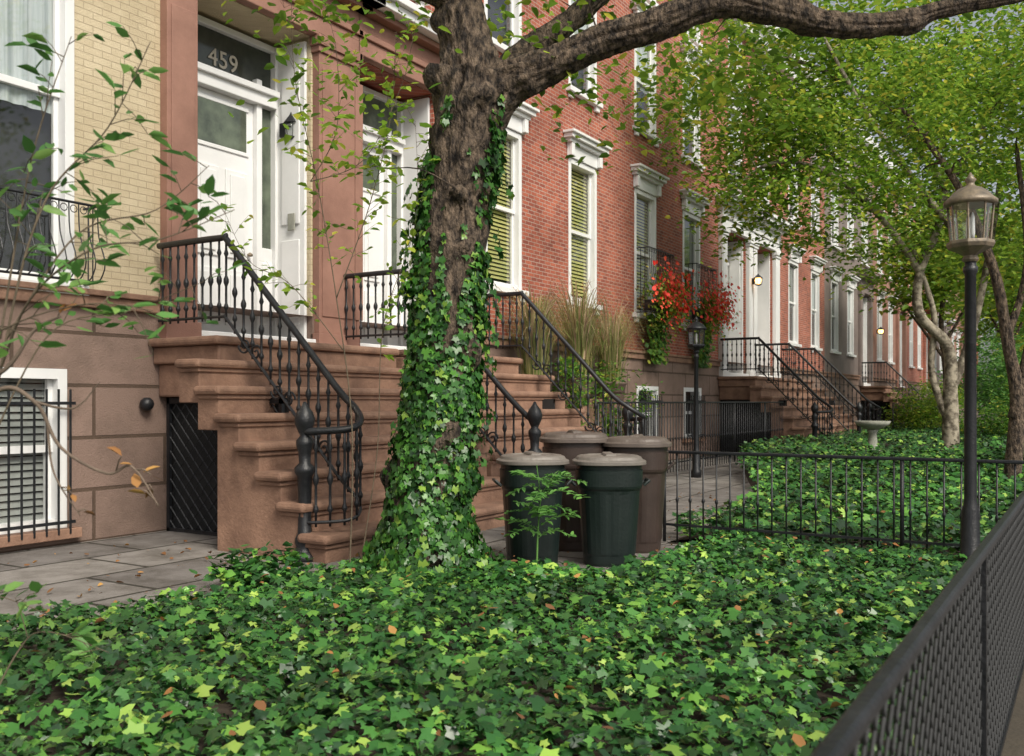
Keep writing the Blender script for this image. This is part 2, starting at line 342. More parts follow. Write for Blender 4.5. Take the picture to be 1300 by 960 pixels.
SHGL=mat('dark_reflective_glass',(.045,.055,.045),(.14,.17,.12),scale=2.5,rough=.07,bump=.02)
TRGL=mat('dark_transom_glass',(.03,.035,.03),(.07,.08,.06),scale=1.6,rough=.1,bump=.02)
def entrance(house,a,b,m,number=None,flip=False,z0=2.2,z1=6.05):
    Y=YF+.6; f=MB()
    mirror=(lambda x:a+b-x) if flip else (lambda x:x)
    def bx(o,x0,x1,y0,y1,c,d): o.box(mirror(x0),mirror(x1),y0,y1,c,d)
    dl=a+.42; dr=dl+1.05; zt=5.22
    bx(f,a+.003,a+.10,Y-.06,Y+.1,z0,z1); bx(f,dl-.1,dl,Y-.05,Y+.1,z0,z1-.5); bx(f,dr,dr+.09,Y-.05,Y+.1,z0,z1-.5); bx(f,b-.09,b-.003,Y-.06,Y+.1,z0,z1)
    bx(f,a+.1,b-.09,Y-.10,Y+.1,zt+.0,zt+.22); bx(f,a+.1,b-.09,Y-.15,Y-.10,zt+.14,zt+.22); bx(f,a+.1,b-.09,Y-.05,Y+.1,z1-.08,z1)
    bx(f,a+.1,dl-.1,Y,Y+.08,z0,z0+1.2); bx(f,dr+.09,b-.09,Y,Y+.08,z0,z0+1.2)
    bx(f,b-.05,b-.004,YF+.06,Y-.06,z0,z1); bx(f,a+.004,a+.05,YF+.06,Y-.06,z0,z1)
    bx(f,b-.07,b-.05,YF+.14,Y-.14,z0+.2,z0+1.3); bx(f,b-.07,b-.05,YF+.14,Y-.14,z0+1.5,z1-.3)
    bx(f,dr+.11,b-.11,Y-.03,Y,z0+.2,z0+1.0)
    f.box(a+.003,b-.003,YF-.1,Y+.1,2.075,z0)
    fo=f.obj('door_frame',m,house,bevel=.01)
    d=MB(); bx(d,dl+.003,dr-.003,Y+.02,Y+.07,z0+.01,zt-.003)
    for c,e in ((z0+.15,z0+.85),(z0+1.0,z0+2.1)):
        for p,q in ((dl+.12,dl+.47),(dl+.58,dl+.93)):
            bx(d,p,q,Y-.005,Y+.02,c,e); bx(d,p+.06,q-.06,Y-.025,Y-.005,c+.06,e-.06)
    bx(d,dl+.09,dr-.09,Y+.0,Y+.02,z0+2.32,z0+2.37); bx(d,dl+.09,dr-.09,Y,Y+.02,z0+2.89,z0+2.94)
    do=d.obj('door',m,house,bevel=.008)
    g=MB(); g.box(mirror(dl+.13),mirror(dr-.13),Y+.005,Y+.019,z0+2.37,z0+2.89); g.obj('door_glass',SHGL,do)
    k=MB(); k.lathe([(.02,0),(.035,.01),(.035,.03),(.01,.05)],(mirror(dr-.1),Y-.03,z0+1.05),10); k.obj('handle',BRONZE,do,smooth=True)
    for p,q in ((a+.1,dl-.1),(dr+.09,b-.09)):
        s=MB(); s.box(mirror(p),mirror(q),Y+.03,Y+.05,z0+1.2,zt); s.obj('sidelight',SHGL,fo)
    tr=MB(); tr.box(a+.1,b-.09,Y+.03,Y+.05,zt+.22,z1-.08); to=tr.obj('transom_window',TRGL if number else SHGL,fo)
    if number:
        cu=bpy.data.curves.new('number','FONT'); cu.body=number; cu.size=.30; cu.extrude=.004; cu.align_x='LEFT'; cu.offset=.002; cu.space_character=1.08
        tmp=bpy.data.objects.new('tmp',cu); COL.objects.link(tmp); bpy.context.view_layer.update()
        me=bpy.data.meshes.new_from_object(tmp.evaluated_get(bpy.context.evaluated_depsgraph_get())); bpy.data.objects.remove(tmp)
        me.materials.clear(); me.materials.append(NUM); no=bpy.data.objects.new('house_number',me); COL.objects.link(no); no.parent=to
        no.rotation_euler=(math.radians(90),0,0); no.location=Vector((a+.74,Y+.018,zt+.32))-W[to.name]; no['label']='house number %s on the glass over the door'%number
def portal(house,a,b,c,d,m,cor):
    for x0,x1 in ((a,b),(c,d)):
        p=MB(); y=YF-.15
        p.box(x0,x1,y,YF-.001,2.08,2.28); p.box(x0+.03,x1-.03,y+.03,YF-.001,2.28,5.9); p.box(x0+.08,x1-.08,y+.015,y+.03,2.5,5.7); p.box(x0,x1,y,YF-.001,5.9,5.98); p.box(x0-.03,x1+.03,y-.03,YF-.001,5.98,6.1)
        p.obj('pilaster',m,house,bevel=.012)
    e=MB(); y=YF-.15
    e.box(a-.02,d+.02,y+.01,YF-.002,6.103,6.34); e.box(a-.05,d+.05,y-.03,YF-.002,6.34,6.42); e.box(a-.02,d+.02,y+.01,YF-.002,6.42,6.66); e.box(a-.12,d+.12,y-.14,YF-.002,6.66,6.74)
    e.obj('entablature',m,house,bevel=.012)
    k=MB(); k.box(a-.2,d+.2,y-.3,YF-.002,6.743,6.86); k.box(a-.26,d+.26,y-.38,YF-.002,6.86,6.96); k.obj('cornice',cor,house,bevel=.012)
def basewin(house,a,b,z0,z1,m=WHITE,bars=True,bl=None):
    wo=window(house,a,b,z0,z1,Y=YF-.03,hood=False,m=m,name='basement_window',blind=bl,sillm=BROWN,simple=True)
    if bars:
        q=MB(); n=int((b-a)/.12)
        for i in range(n+1): x=a+.03+(b-a-.06)*i/n; q.box(x-.008,x+.008,YF-.15,YF-.134,z0-.05,z1-.2)
        for zz in (z0+.05,z1-.35): q.box(a-.02,b+.02,YF-.153,YF-.131,zz,zz+.03)
        q.obj('window_bars',IRON,wo)
def house(x0,x1,name,label,wm,wins,base,portalx=None,pm=BROWNP,cor=WHITE,number=None,flip=False,top=12.6,upper=True,trim=WHITE,wz=(3.35,6.1),bw=True,blinds=None,simple=False,hood=True,bbl=None,full=False):
    h=thing(name,label,'house',((x0+x1)/2,YF,0))
    ops=[]
    for (a,b,*zz) in wins:
        z=zz if zz else wz; ops.append((a,b,z[0],z[1],.3))
    up=[]
    if upper:
        for zb,zt in ((7.45,9.7),(10.5,12.2)):
            for (a,b,*_) in wins: up.append((a,b,zb,zt,.3))
            if portalx: c=(portalx[0]+portalx[1])/2; up.append((c-.6,c+.6,zb,zt,.3))
    dops=[(portalx[0],portalx[1],2.07,6.1,.72)] if portalx else []
    bops=[(a,b,c,d,.3) for a,b,c,d in base]
    x0+=.0015; x1-=.0015
    wall(h,'wall',x0,x1,2.5,top,ops+up+dops,YF,wm)
    wall(h,'stone_base',x0,x1,-.3,2.5,bops+dops,YF-.03,BROWNBLK)
    bc=MB(); segs=[(x0,x1)]
    if portalx: segs=[(x0,portalx[0]-.5),(portalx[1]+.5,x1)]
    for s,e in segs:
        if e-s>.05: bc.box(s,e,YF-.09,YF-.002,2.34,2.46); bc.box(s,e,YF-.13,YF-.002,2.46,2.52)
    bc.obj('belt_course',BROWN,h,bevel=.012)
    rc=MB(); rc.box(x0,x1,YF-.5,YF-.002,top-.3,top+.15); rc.box(x0,x1,YF-.3,YF-.002,top-.7,top-.3); rc.obj('roof_cornice',cor,h)
    for i,(a,b,*zz) in enumerate(wins):
        z=zz if zz else wz
        window(h,a,b,z[0],z[1],hood=hood,blind=(blinds[i] if blinds else CURT),blindz=(.1 if full or (blinds and blinds[i] is BLIND) else (z[1]-z[0])*.45),m=trim,simple=simple)
    for a,b,c,d,_ in up: window(h,a,b,c,d,hood=not simple,blind=CURT,blindz=1.0,m=trim,simple=simple)
    for (a,b,c,d) in base: basewin(h,a,b,c,d,bars=bw,bl=bbl)
    if portalx: entrance(h,portalx[0],portalx[1],WHITE,number,flip=flip)
    return h
HA=house(-4,9.4,'brick_house','cream painted brick row house with brownstone doorway',CREAM,[(3.95,5.68,2.55,6.3),(-.5,1.2,2.55,6.3)],[(4.05,5.58,.17,1.72)],(7.13,9.0),number='459',blinds=[CURT,CURT],hood=False,bbl=WBLIND)
portal(HA,6.66,7.13,9.0,9.78,BROWNP,WHITE)
HB=house(9.4,18.1,'brick_house','red brick row house with white window hoods beside brownstone doorway',RED,[(13.05,14.25),(16.0,17.2)],[(14.1,15.2,.5,1.7),(16.4,17.5,.5,1.7)],(9.78,11.65),flip=True,blinds=[BLIND,BLIND])
portal(HB,9.784,9.79,11.65,12.2,BROWNP,WHITE)
HC=house(18.1,27.2,'brick_house','red brick row house with flower boxes and white doorway',RED,[(19.05,20.25),(21.9,23.1)],[(19.1,20.3,.5,1.75),(21.9,23.1,.5,1.75)],(24.93,26.8),blinds=[BLIND,SHADE])
portal(HC,24.46,24.93,26.8,27.18,WHITE,WHITE)
HD=house(27.2,36.2,'brick_house','red brick row house with white doorway and lit lamp',RED,[(31.3,32.5),(34.2,35.4)],[(31.3,32.5,.5,1.75)],(27.6,29.45),flip=True,blinds=[SHADE,CURT])
portal(HD,27.22,27.6,29.45,29.95,WHITE,WHITE)
cols=[(DARKST,'dark grey brownstone row house with iron railings'),(BROWNP,'weathered brownstone row house'),(RED,'red brick row house down the street'),(DARKST,'dark grey stone row house down the street'),(BROWNP,'brown stone row house down the street'),(RED,'distant red brick row house')]
x=36.2
for i,(m_,lb) in enumerate(cols):
    W_=9.0
    hh=house(x,x+W_,'row_house',lb,m_,[(x+1,x+2.2),(x+3.8,x+5.0)],[],(x+6.3,x+8.1),simple=True,blinds=[SHADE,CURT],upper=i<3)
    portal(hh,x+5.85,x+6.3,x+8.1,x+8.5,m_,WHITE if i%2 else m_)
    x+=W_
def wall_lamp(loc,label,lit=False,s=1):
    t_=thing('wall_lantern',label,'lamp',loc); x,y,z=loc
    b=MB(); b.box(x-.03,x+.03,y-.02,y+.06,z-.1,z+.08); b.tube([(x,y+.02,z),(x,y-.08,z+.03),(x,y-.12,z+.02)],.012,6); b.lathe([(.02*s,-.17),(.06*s,-.14),(.06*s,-.13)],(x,y-.12,z+.02),6); b.lathe([(.085*s,.05),(.07*s,.08),(.02*s,.15),(.005,.19)],(x,y-.12,z+.02),6)
    for i in range(6):
        a=i*math.pi/3; b.tube([(x+.055*s*math.cos(a),y-.12+.055*s*math.sin(a),z-.12),(x+.078*s*math.cos(a),y-.12+.078*s*math.sin(a),z+.07)],.006,4)
    b.obj('bracket',IRON,t_)
    g=MB(); g.lathe([(.02*s,-.12),(.045*s,-.08),(.055*s,0),(.04*s,.06)],(x,y-.12,z+.02),10); g.obj('lamp_glass',WARM if lit else GLASS,t_,smooth=True)
wall_lamp((8.93,9.0,4.95),'small black lantern beside the white front door',s=1.2)
wall_lamp((26.99,8.4,4.9),'glowing wall lantern between white doors',True,1.7)
wall_lamp((45.4,8.4,4.6),'glowing wall lantern on dark facade',True,2.2)
b=MB(); b.lathe([(.0,0)]+[(.075*math.sin(a),.075-.075*math.cos(a)) for a in (.5,1,1.57,2.1,2.7)],(6.45,8.5,1.3),14); o=b.obj('vent_cap',IRON,smooth=True); o['label']='round black vent cap on the brownstone wall'; o['category']='vent'
b=MB(); b.box(8.905,8.925,8.80,8.92,3.62,3.84); o=b.obj('intercom_panel',STONE,bevel=.006); o['label']='small grey intercom panel on the white door jamb'; o['category']='intercom'
# ------------------------------------------------------------ stoops
def stoop(xc,sgn,label):
    t_=thing('stoop',label,'steps',(xc+sgn*1.7,6.6,0),group='brownstone stoops along the row')
    X=lambda a: xc+sgn*a
    for k in range(1,8):
        z=2.07-.26*k; yn=7.49-.27*k; m=MB()
        zb=-.05 if yn<6.8 else z-.42
        m.box(X(.05),X(3.41),yn+.04,yn+.27+.06 if k<7 else yn+.33,zb,z-.085)
        if yn+.33<6.8: m.box(X(.052),X(3.408),yn+.33,6.8,zb,z-.3)
        m.box(X(.051),X(3.435),yn+.018,yn+.30,z-.125,z-.086)
        s_=m.obj('step',BROWN,t_,bevel=.01)
        q=MB(); q.box(X(.045),X(3.48),yn-.02,yn+.33,z-.085,z); q.obj('tread',BROWN,s_,bevel=.034)
    l=MB(); l.box(X(.05),X(3.0),7.49,8.57,1.98,2.07); l.obj('landing',BROWN,t_,bevel=.034)
    l=MB(); l.box(X(.06),X(2.93),7.54,8.56,1.80,1.978); l.box(X(.06),X(2.86),7.56,8.56,1.45,1.80); l.box(X(.06),X(2.62),7.56,8.56,-.02,1.45); l.obj('landing_base',BROWN,t_,bevel=.02)
    g=MB(); gx=X(2.75)
    for i in range(24):
        y=6.86+i*.072; pts=[(gx,y+.034*(1 if (k+i)%2 else -1),.02+k*.075) for k in range(19)]
        g.tube(pts,.009,4)
    g.box(gx-.02,gx+.02,6.82,6.86,0,1.44); g.box(gx-.02,gx+.02,8.5,8.54,0,1.44); g.box(gx-.02,gx+.02,6.82,8.54,1.38,1.44); g.box(gx-.02,gx+.02,6.82,8.54,0,.04)
    g.obj('iron_gate',IRON,t_)
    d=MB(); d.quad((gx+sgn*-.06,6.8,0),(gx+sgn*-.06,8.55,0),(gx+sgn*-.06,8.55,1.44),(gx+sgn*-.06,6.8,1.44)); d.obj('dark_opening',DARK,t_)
    return t_
for xo,l1,l2 in ((0,'brown stone stoop with eight steps and iron gate below','brown stone stoop leading to the second white door'),(17.8,'brown stone stoop to white doorway behind iron fence','brown stone stoop to the lamp-lit doorway'),(35.8,'brown stone stoop of the dark grey house','brown stone stoop of the weathered brownstone')):
    stoop(9.5+xo,-1,l1); stoop(9.5+xo,1,l2)
def tmpl(mb,name,m,smooth=True):
    me=bpy.data.meshes.new(name); me.from_pydata(mb.v,[],mb.f); me.materials.append(m)
    if smooth: me.polygons.foreach_set('use_smooth',[True]*len(me.polygons))
    return me
bal=MB(); bal.lathe([(.011,0),(.011,.12),(.024,.14),(.024,.16),(.012,.19),(.012,.36),(.027,.40),(.027,.43),(.012,.47),(.012,.66),(.024,.69),(.012,.73),(.011,.86)],seg=8)
BAL=tmpl(bal,'baluster',IRON)
nw=MB(); nw.lathe([(.13,0),(.13,.05),(.10,.08),(.075,.12),(.085,.16),(.085,.2),(.06,.24),(.055,.5),(.06,.74),(.09,.78),(.09,.82),(.05,.86),(.055,.95),(.075,1.02),(.075,1.06),(.04,1.1),(.06,1.14),(.085,1.2),(.09,1.25),(.07,1.31),(.03,1.36),(.012,1.40)],seg=16,mod=lambda a,z:1+.10*math.cos(6*a+z*14) if .22<z<.76 else 1)
NEW=tmpl(nw,'newel_post',IRON)
def addmesh(me,name,parent,wloc,sz=1):
    o=bpy.data.objects.new(name,me); COL.objects.link(o); o.parent=parent; o.location=Vector(wloc)-W[parent.name]; o.scale=(1,1,sz); W[o.name]=Vector(wloc); return o
def railing(xl,sgn,label,newx,newy=5.95,curve=True,low=True):
    t_=thing('stair_railing',label,'railing',(xl,6.7,0),group='black iron stoop railings')
    top=[(xl,8.5,3.06),(xl,7.55,3.06)]; slope=[(xl,7.45,3.03),(xl,7.0,2.57),(xl,6.4,1.96),(xl,5.95,1.50)]
    if curve: end=[(xl+sgn*.03,5.72,1.33),(xl+sgn*.14,5.58,1.22),(xl+sgn*.30,5.58,1.16),(newx,newy-.08,1.14),(newx,newy,1.14)]
    else: end=[(xl,5.7,1.27),(xl,newy,1.16)]
    path=spline(top+slope+end,6)
    h=MB(); h.tube(path,.033,10); h.obj('handrail',IRON,t_,smooth=True)
    lowp=[Vector((p[0],p[1],p[2]-.80)) for p in path]
    l=MB(); l.tube(lowp,.016,6)
    for y0,z0 in ((7.2,1.98),(6.75,1.52),(6.3,1.06)):
        pts=[]
        for i in range(22):
            a=i*.42; r_=.085*(1-i/26); pts.append((xl,y0+r_*math.cos(a),z0-.02-r_*math.sin(a)))
        l.tube(pts,.011,5); l.tube([(p[0],2*y0-p[1]-.16,2*z0-.12-p[2]) for p in pts],.011,5)
    l.obj('lower_rail',IRON,t_)
    acc=0; nxt=.06
    for p,q in zip(path[:-1],path[1:]):
        d=(Vector((q[0],q[1],0))-Vector((p[0],p[1],0))).length
        while acc+d>nxt:
            k=(nxt-acc)/d; s=p+(q-p)*k; addmesh(BAL,'baluster',t_,(s.x,s.y,s.z-.84)); nxt+=.125
        acc+=d
    addmesh(NEW,'newel_post',t_,(newx,newy,0))
railing(6.6,-1,'ornate black iron railing curving into a newel post',6.12,5.92)
railing(9.5,1,'black iron railing dividing the two stoops',9.5,5.55,curve=False)
railing(12.4,1,'ornate black iron railing on the second stoop',12.88,5.92)
railing(24.4,-1,'black iron stoop railing by white doorway',23.92,5.92)
railing(27.3,1,'black iron railing dividing two far stoops',27.3,5.55,curve=False)
railing(30.2,1,'black iron stoop railing at the far stoop',30.68,5.92)
railing(42.2,-1,'black iron railing on distant stoop',41.72,5.92)
# ------------------------------------------------------------ fences
def fence(name,label,p0,p1,z0,zt,sp=.13):
    a=Vector((*p0,0));b=Vector((*p1,0)); L=(b-a).length; d=(b-a)/L; q=Vector((-d.y,d.x,0)); t_=thing(name,label,'fence',(*p0,z0))
    m=MB()
    def bar(z,h,w): 
        v=[]
        for zz in (z,z+h):
            for e,s in ((a,-1),(b,-1),(b,1),(a,1)): v.append(e+q*w*s+UP*zz)
        m.add(v,[(0,3,2,1),(4,5,6,7),(0,1,5,4),(1,2,6,5),(2,3,7,6),(3,0,4,7)])
    bar(zt-.03,.03,.022); m.obj('top_rail',IRON,t_,bevel=.008)
    m=MB(); bar(z0+.16,.022,.012); m.obj('lower_rail',IRON,t_)
    pk=MB(); H=zt-z0-.03; pk.lathe([(.0085,0),(.0085,H*.45),(.016,H*.47),(.016,H*.49),(.0085,H*.51),(.0085,H)],seg=6); me=tmpl(pk,'picket',IRON)
    n=int(L/sp)
    for i in range(n+1):
        p=a+d*(i*L/n); addmesh(me,'picket',t_,(p.x,p.y,z0))
    ps=MB(); ps.lathe([(.018,0),(.018,zt-z0-.03)],seg=8); me=tmpl(ps,'post',IRON)
    for i in range(0,int(L/2.2)+1):
        p=a+d*min(i*2.2,L); addmesh(me,'fence_post',t_,(p.x,p.y,z0))
fence('iron_fence','low black iron picket fence across the ivy beds',(8.74,3.62),(8.74,.42),.02,.92,.13)
fence('iron_fence','black iron fence in front of the brick houses',(13.3,6.62),(23.6,6.62),.1,1.40,.14)
fence('iron_fence','low black iron fence behind the far ivy bed',(31,5.3),(44,5.3),.1,1.35,.2)
t_=thing('mesh_fence','black iron fence with wavy wire mesh panel beside the pavement','fence',(1.2,.31,0))
m=MB(); m.box(.9,16,.295,.33,.893,.925); m.obj('top_rail',IRON,t_,bevel=.009)
m=MB(); m.box(.9,16,.303,.322,.05,.075); m.obj('lower_rail',IRON,t_)
g=MB(); n=int((9.4-.9)/.040)
for i in range(n):
    x=.92+i*.040
    g.tube([(x+.019*(1 if (k+i)%2 else -1),.3125,.07+k*.046) for k in range(19)],.0042,4)
g.obj('mesh_panel',IRONM,t_)
for xx in (.9,3.4,5.9,8.4,10.9):
    p=MB(); p.box(xx-.015,xx+.015,.296,.329,0,.892); p.obj('fence_post',IRON,t_)
def guard(a,b,z0,z1,label,bulge=.35):
    t_=thing('window_guard',label,'balcony railing',((a+b)/2,YF-.05,z0)); y0=YF-.1
    for nm,z in (('lower_rail',z0),('upper_rail',z1)): 
        m=MB(); m.tube([(a,y0,z),(a,y0-bulge,z),(b,y0-bulge,z),(b,y0,z)],.013,6); m.obj(nm,IRON,t_)
    m=MB(); n=int((b-a)/.1)
    for i in range(n+1):
        x=a+(b-a)*i/n; H=z1-z0
        m.tube(spline([(x,y0-bulge,z1),(x,y0-bulge-.02,z1-H*.4),(x,y0-bulge-.12,z0+H*.25),(x,y0-bulge-.05,z0+.03),(x,y0-bulge+.05,z0)],3),.007,5)
        if i<n:
            c=x+(b-a)/n/2; m.tube([(c+.035*math.cos(k*.7),y0-bulge,z1-.06+.035*math.sin(k*.7)) for k in range(10)],.005,4)
    for y in (y0-bulge*.33,y0-bulge*.66):
        for x in (a,b): m.tube([(x,y,z0),(x,y,z1)],.007,5)
    m.obj('balusters',IRON,t_)
guard(4.0,5.72,2.56,3.3,'bulging black wrought iron window guard',.22)
guard(18.95,20.35,3.35,4.75,'wrought iron balcony holding red flowers',.3)
guard(21.8,23.2,3.35,4.75,'wrought iron balcony with flower box',.3)
# ------------------------------------------------------------ bins
def bin_(x,y,r,h,bm,lm,label,rot=0,sq=2.7):
    t_=thing('trash_can',label,'trash can',(x,y,0),group='trash cans by the fence'); m=MB()
    se=lambda a: 1/((abs(math.cos(a-rot))**sq+abs(math.sin(a-rot))**sq)**(1/sq))*.96
    rb=lambda a,z: se(a)*((1+.006*math.copysign(1,math.cos(a*13))) if .10<z<h*.66 else 1)
    m.lathe([(r*.74,.005),(r*.76,.03),(r*.77,.09),(r*.785,.11),(r*.90,h*.65),(r*.915,h*.68),(r*.96,h*.70),(r*.98,h*.72),(r*1.0,h*.86),(r*.96,h*.865),(r*.97,h*.93)],(x,y,0),72,rb); m.obj('bin_body',bm,t_)
    l=MB(); l.lathe([(r*1.04,h*.905),(r*1.10,h*.91),(r*1.10,h*.94),(r*1.05,h*.948),(r*1.0,h*.952),(r*.95,h*.975),(r*.88,h*.985),(r*.66,h*.992),(r*.60,h*.982),(r*.3,h*.984),(r*.1,h*.985)],(x,y,0),72,lambda a,z:se(a)*(1+(.007*math.copysign(1,math.cos(a*10)) if h*.949<z<h*.98 else 0))); l.obj('bin_lid',lm,t_,bevel=.003)
    c=MB(); ca,sa=math.cos(rot),math.sin(rot)
    v=[]
    for z,wd,ln in ((h*.975,.055,r*.70),(h*1.008,.04,r*.62)):
        for s1,s2 in ((-1,-1),(1,-1),(1,1),(-1,1)): v.append((x+ca*ln*s1-sa*wd*s2,y+sa*ln*s1+ca*wd*s2,z))
    c.add(v,[(0,3,2,1),(4,5,6,7),(0,1,5,4),(1,2,6,5),(2,3,7,6),(3,0,4,7)]); c.obj('lid_handle',lm,t_,bevel=.012)
    for s in (1,-1):
        q=MB(); cx=x-sa*r*.97*s; cy=y+ca*r*.97*s
        q.tube([(cx-ca*.09,cy-sa*.09,h*.72),(cx-ca*.09-sa*.045*s,cy-sa*.09+ca*.045*s,h*.76),(cx+ca*.09-sa*.045*s,cy+sa*.09+ca*.045*s,h*.76),(cx+ca*.09,cy+sa*.09,h*.72)],.014,6); q.obj('side_handle',bm,t_)
bin_(7.40,3.58,.30,.95,GREENBIN,LIDG,'dark green trash can with flat grey lid in front',.55)
bin_(6.98,4.10,.29,.96,GREENBIN,LIDG,'dark green trash can with tan grey lid beside the tree',.7)
bin_(7.98,4.22,.32,1.12,BROWNBIN,LIDB,'brown trash can with brown lid behind the others',.6)
bin_(8.20,3.68,.31,1.08,BROWNBIN,LIDB,'tall brown trash can with round lid next to the fence',.3)
# ------------------------------------------------------------ lamps
def lamp(x,y,z0,top,s,label,pm,hm,name='street_lamp'):
    t_=thing(name,label,'lamp post',(x,y,0)); H=top-.70*s
    p=MB(); p.lathe([(.10*s,0),(.10*s,.12),(.075*s,.16),(.065*s,.5*s),(.055*s,.54*s),(.047*s,.6*s),(.042*s,H-.12),(.055*s,H-.10),(.055*s,H-.06),(.042*s,H-.05),(.042*s,H)],(x,y,0),16); p.obj('post',pm,t_,smooth=True)
    c=MB(); c.lathe([(.05*s,H-.02),(.065*s,H),(.05*s,H+.03*s),(.10*s,H+.06*s),(.165*s,H+.09*s),(.18*s,H+.12*s),(.175*s,H+.145*s),(.14*s,H+.15*s)],(x,y,0),8); c.obj('lamp_base',hm,t_,bevel=.004)
    g=MB(); g.lathe([(.140*s,H+.15*s),(.165*s,H+.44*s)],(x,y,0),8); g.obj('lamp_glass',GLASS,t_)
    b=MB()
    for i in range(8):
        a=i*math.pi/4; b.tube([(x+.145*s*math.cos(a),y+.145*s*math.sin(a),H+.14*s),(x+.17*s*math.cos(a),y+.17*s*math.sin(a),H+.45*s)],.008*s,4)
    b.obj('cage',hm,t_)
    q=.075*s
    r=MB(); r.lathe([(.17*s,H+.355*s+q),(.20*s,H+.362*s+q),(.20*s,H+.39*s+q),(.165*s,H+.42*s+q),(.13*s,H+.46*s+q),(.09*s,H+.49*s+q),(.05*s,H+.505*s+q),(.03*s,H+.52*s+q),(.03*s,H+.54*s+q),(.045*s,H+.56*s+q),(.02*s,H+.59*s+q),(.006*s,H+.62*s+q)],(x,y,0),16); r.obj('lamp_cap',hm,t_,smooth=True)
    for dx in (-.04,.04):
        u=MB(); u.lathe([(.012*s,H+.15*s),(.018*s,H+.2*s),(.016*s,H+.33*s),(.004*s,H+.37*s)],(x+dx*s,y+dx*.5*s,0),8); u.obj('bulb',WHITE,t_,smooth=True)
lamp(8.50,.86,0,3.27,1.02,'black lamp post with weathered bronze lantern in the ivy',IRON,BRONZE)
lamp(16.6,6.25,0,2.98,.95,'small black lamp post by the far iron fence',IRON,IRON)
t_=thing('birdbath','mossy grey stone birdbath in the ivy','birdbath',(20.5,3.9,.3)); m=MB(); m.lathe([(.2,.3),(.2,.38),(.1,.45),(.08,.75),(.12,.82)],(20.5,3.9,0),14); m.obj('pedestal',STONE,t_,smooth=True)
m=MB(); m.lathe([(.1,.82),(.32,.92),(.36,1.0),(.34,1.0),(.2,.95),(.05,.94)],(20.5,3.9,0),20); m.obj('basin',STONE,t_,smooth=True)
# ------------------------------------------------------------ trees
def clusters(ells,n,gap=.0,seed=3,dens=.9,avoid=()):
    r=random.Random(seed); out=[]; k=0
    ws=[e[1][0]*e[1][1]*e[1][2] for e in ells]
    while len(out)<n and k<n*60:
        k+=1; c,rad=r.choices(ells,weights=ws)[0]
        v=Vector((r.gauss(0,1),r.gauss(0,1),r.gauss(0,1))).normalized()*(r.random()**.45)
        p=Vector(c)+R*(v.x*rad[0])+F*(v.y*rad[1])+UP*(v.z*rad[2])
        if noise.noise(p*dens+Vector((seed,0,0)))<gap: continue
        if any((p-a).length<ar for a,ar in avoid): continue
        out.append(p)
    return out
def tree(name,label,base,limbs,ells,ncl,nl,crad,lsize,bark,lm,gap=-.05,seed=1,kind='oval',dens=.55,seg=14,twigr=.02,nz=.12,droop=.2,cat='tree',flat=.55,ridge=0,n0=7,avoid=()):
    t_=thing(name,label,cat,base); B=Vector(base); mb=MB(); sk=[]
    for pts,rad in limbs:
        P=[B+R*a+F*b+UP*c for a,b,c in pts]; n=n0; Q=spline(P,n); rr=lerpr(rad,n); mb.tube(Q,rr,seg,nz,4,ridge); sk+=[(q,r_) for q,r_ in zip(Q,rr)][3:][::max(1,n0//7)]
    E=[((B+R*c[0]+F*c[1]+UP*c[2]),rd) for c,rd in ells]
    cl=clusters(E,ncl,gap,seed,dens,[(B+R*a[0]+F*a[1]+UP*a[2],ar) for a,ar in avoid]); r=random.Random(seed+5)
    P=[];N=[];Z=[];T=[]
    grown=list(sk)
    cl.sort(key=lambda p:min((p-q).length for q,_ in sk[::4]))
    for c in cl:
        q,r_=min(grown,key=lambda s:(s[0]-c).length+(.6*max(0,s[0].z-c.z)))
        mid=(q+c)/2+Vector((r.uniform(-.1,.1),r.uniform(-.1,.1),r.uniform(0,.15)))*(q-c).length
        tr=min(twigr,r_*.7); w_=spline([q,mid,c],3); mb.tube(w_,[tr+(tr*.35-tr)*i/(len(w_)-1) for i in range(len(w_))],5); grown+= [(w_[3],tr*.8),(w_[-1],tr*.5)]
        for j in range(nl):
            o_=Vector((r.gauss(0,1),r.gauss(0,1),r.gauss(0,flat)))*crad*.55
            P.append(tuple(c+o_)); N.append((r.gauss(0,.5),r.gauss(0,.5),1)); Z.append(lsize*r.uniform(.6,1.2)); T.append((o_.x,o_.y,o_.z-droop))
    mb.obj('trunk',bark,t_,smooth=True)
    leaves('crown',P,N,Z,kind,lm,t_,tip=T)
    return t_,sk
TB=Vector((6.03,4.51,0))
limbs=[([(-.02,0,-.1),(0,0,.25),(.02,0,.6),(.09,0,1.2),(.14,0,1.78),(.21,.02,2.71),(.30,.03,3.46),(.38,.04,3.98)],[.40,.33,.275,.25,.24,.235,.255,.28]),
 ([(.33,.03,3.5),(.58,.0,3.88),(.95,-.05,4.04),(1.34,-.1,4.20),(1.78,-.2,4.31),(2.2,-.25,4.45),(2.6,-.2,4.44),(3.2,-.1,4.35),(3.78,.0,4.42),(4.15,.05,4.55),(4.9,.1,4.7)],[.20,.175,.135,.12,.112,.105,.10,.092,.08,.065,.05]),
 ([(.37,.03,3.7),(.31,.05,4.2),(.25,.1,4.6),(.15,.2,5.3),(-.3,.3,6.3)],[.25,.20,.175,.15,.08]),
 ([(.5,.05,3.8),(.80,.2,4.25),(1.1,.3,4.5),(1.7,.5,5.1),(2.6,.7,6.0)],[.16,.11,.09,.07,.05]),
 ([(.2,0,4.6),(-.6,-.2,4.75),(-1.5,-.5,4.7),(-2.4,-.8,4.9)],[.10,.05,.03,.015]),
 ([(.28,-.12,2.96),(.25,-.24,3.02),(.24,-.26,3.04)],[.10,.06,.04])]
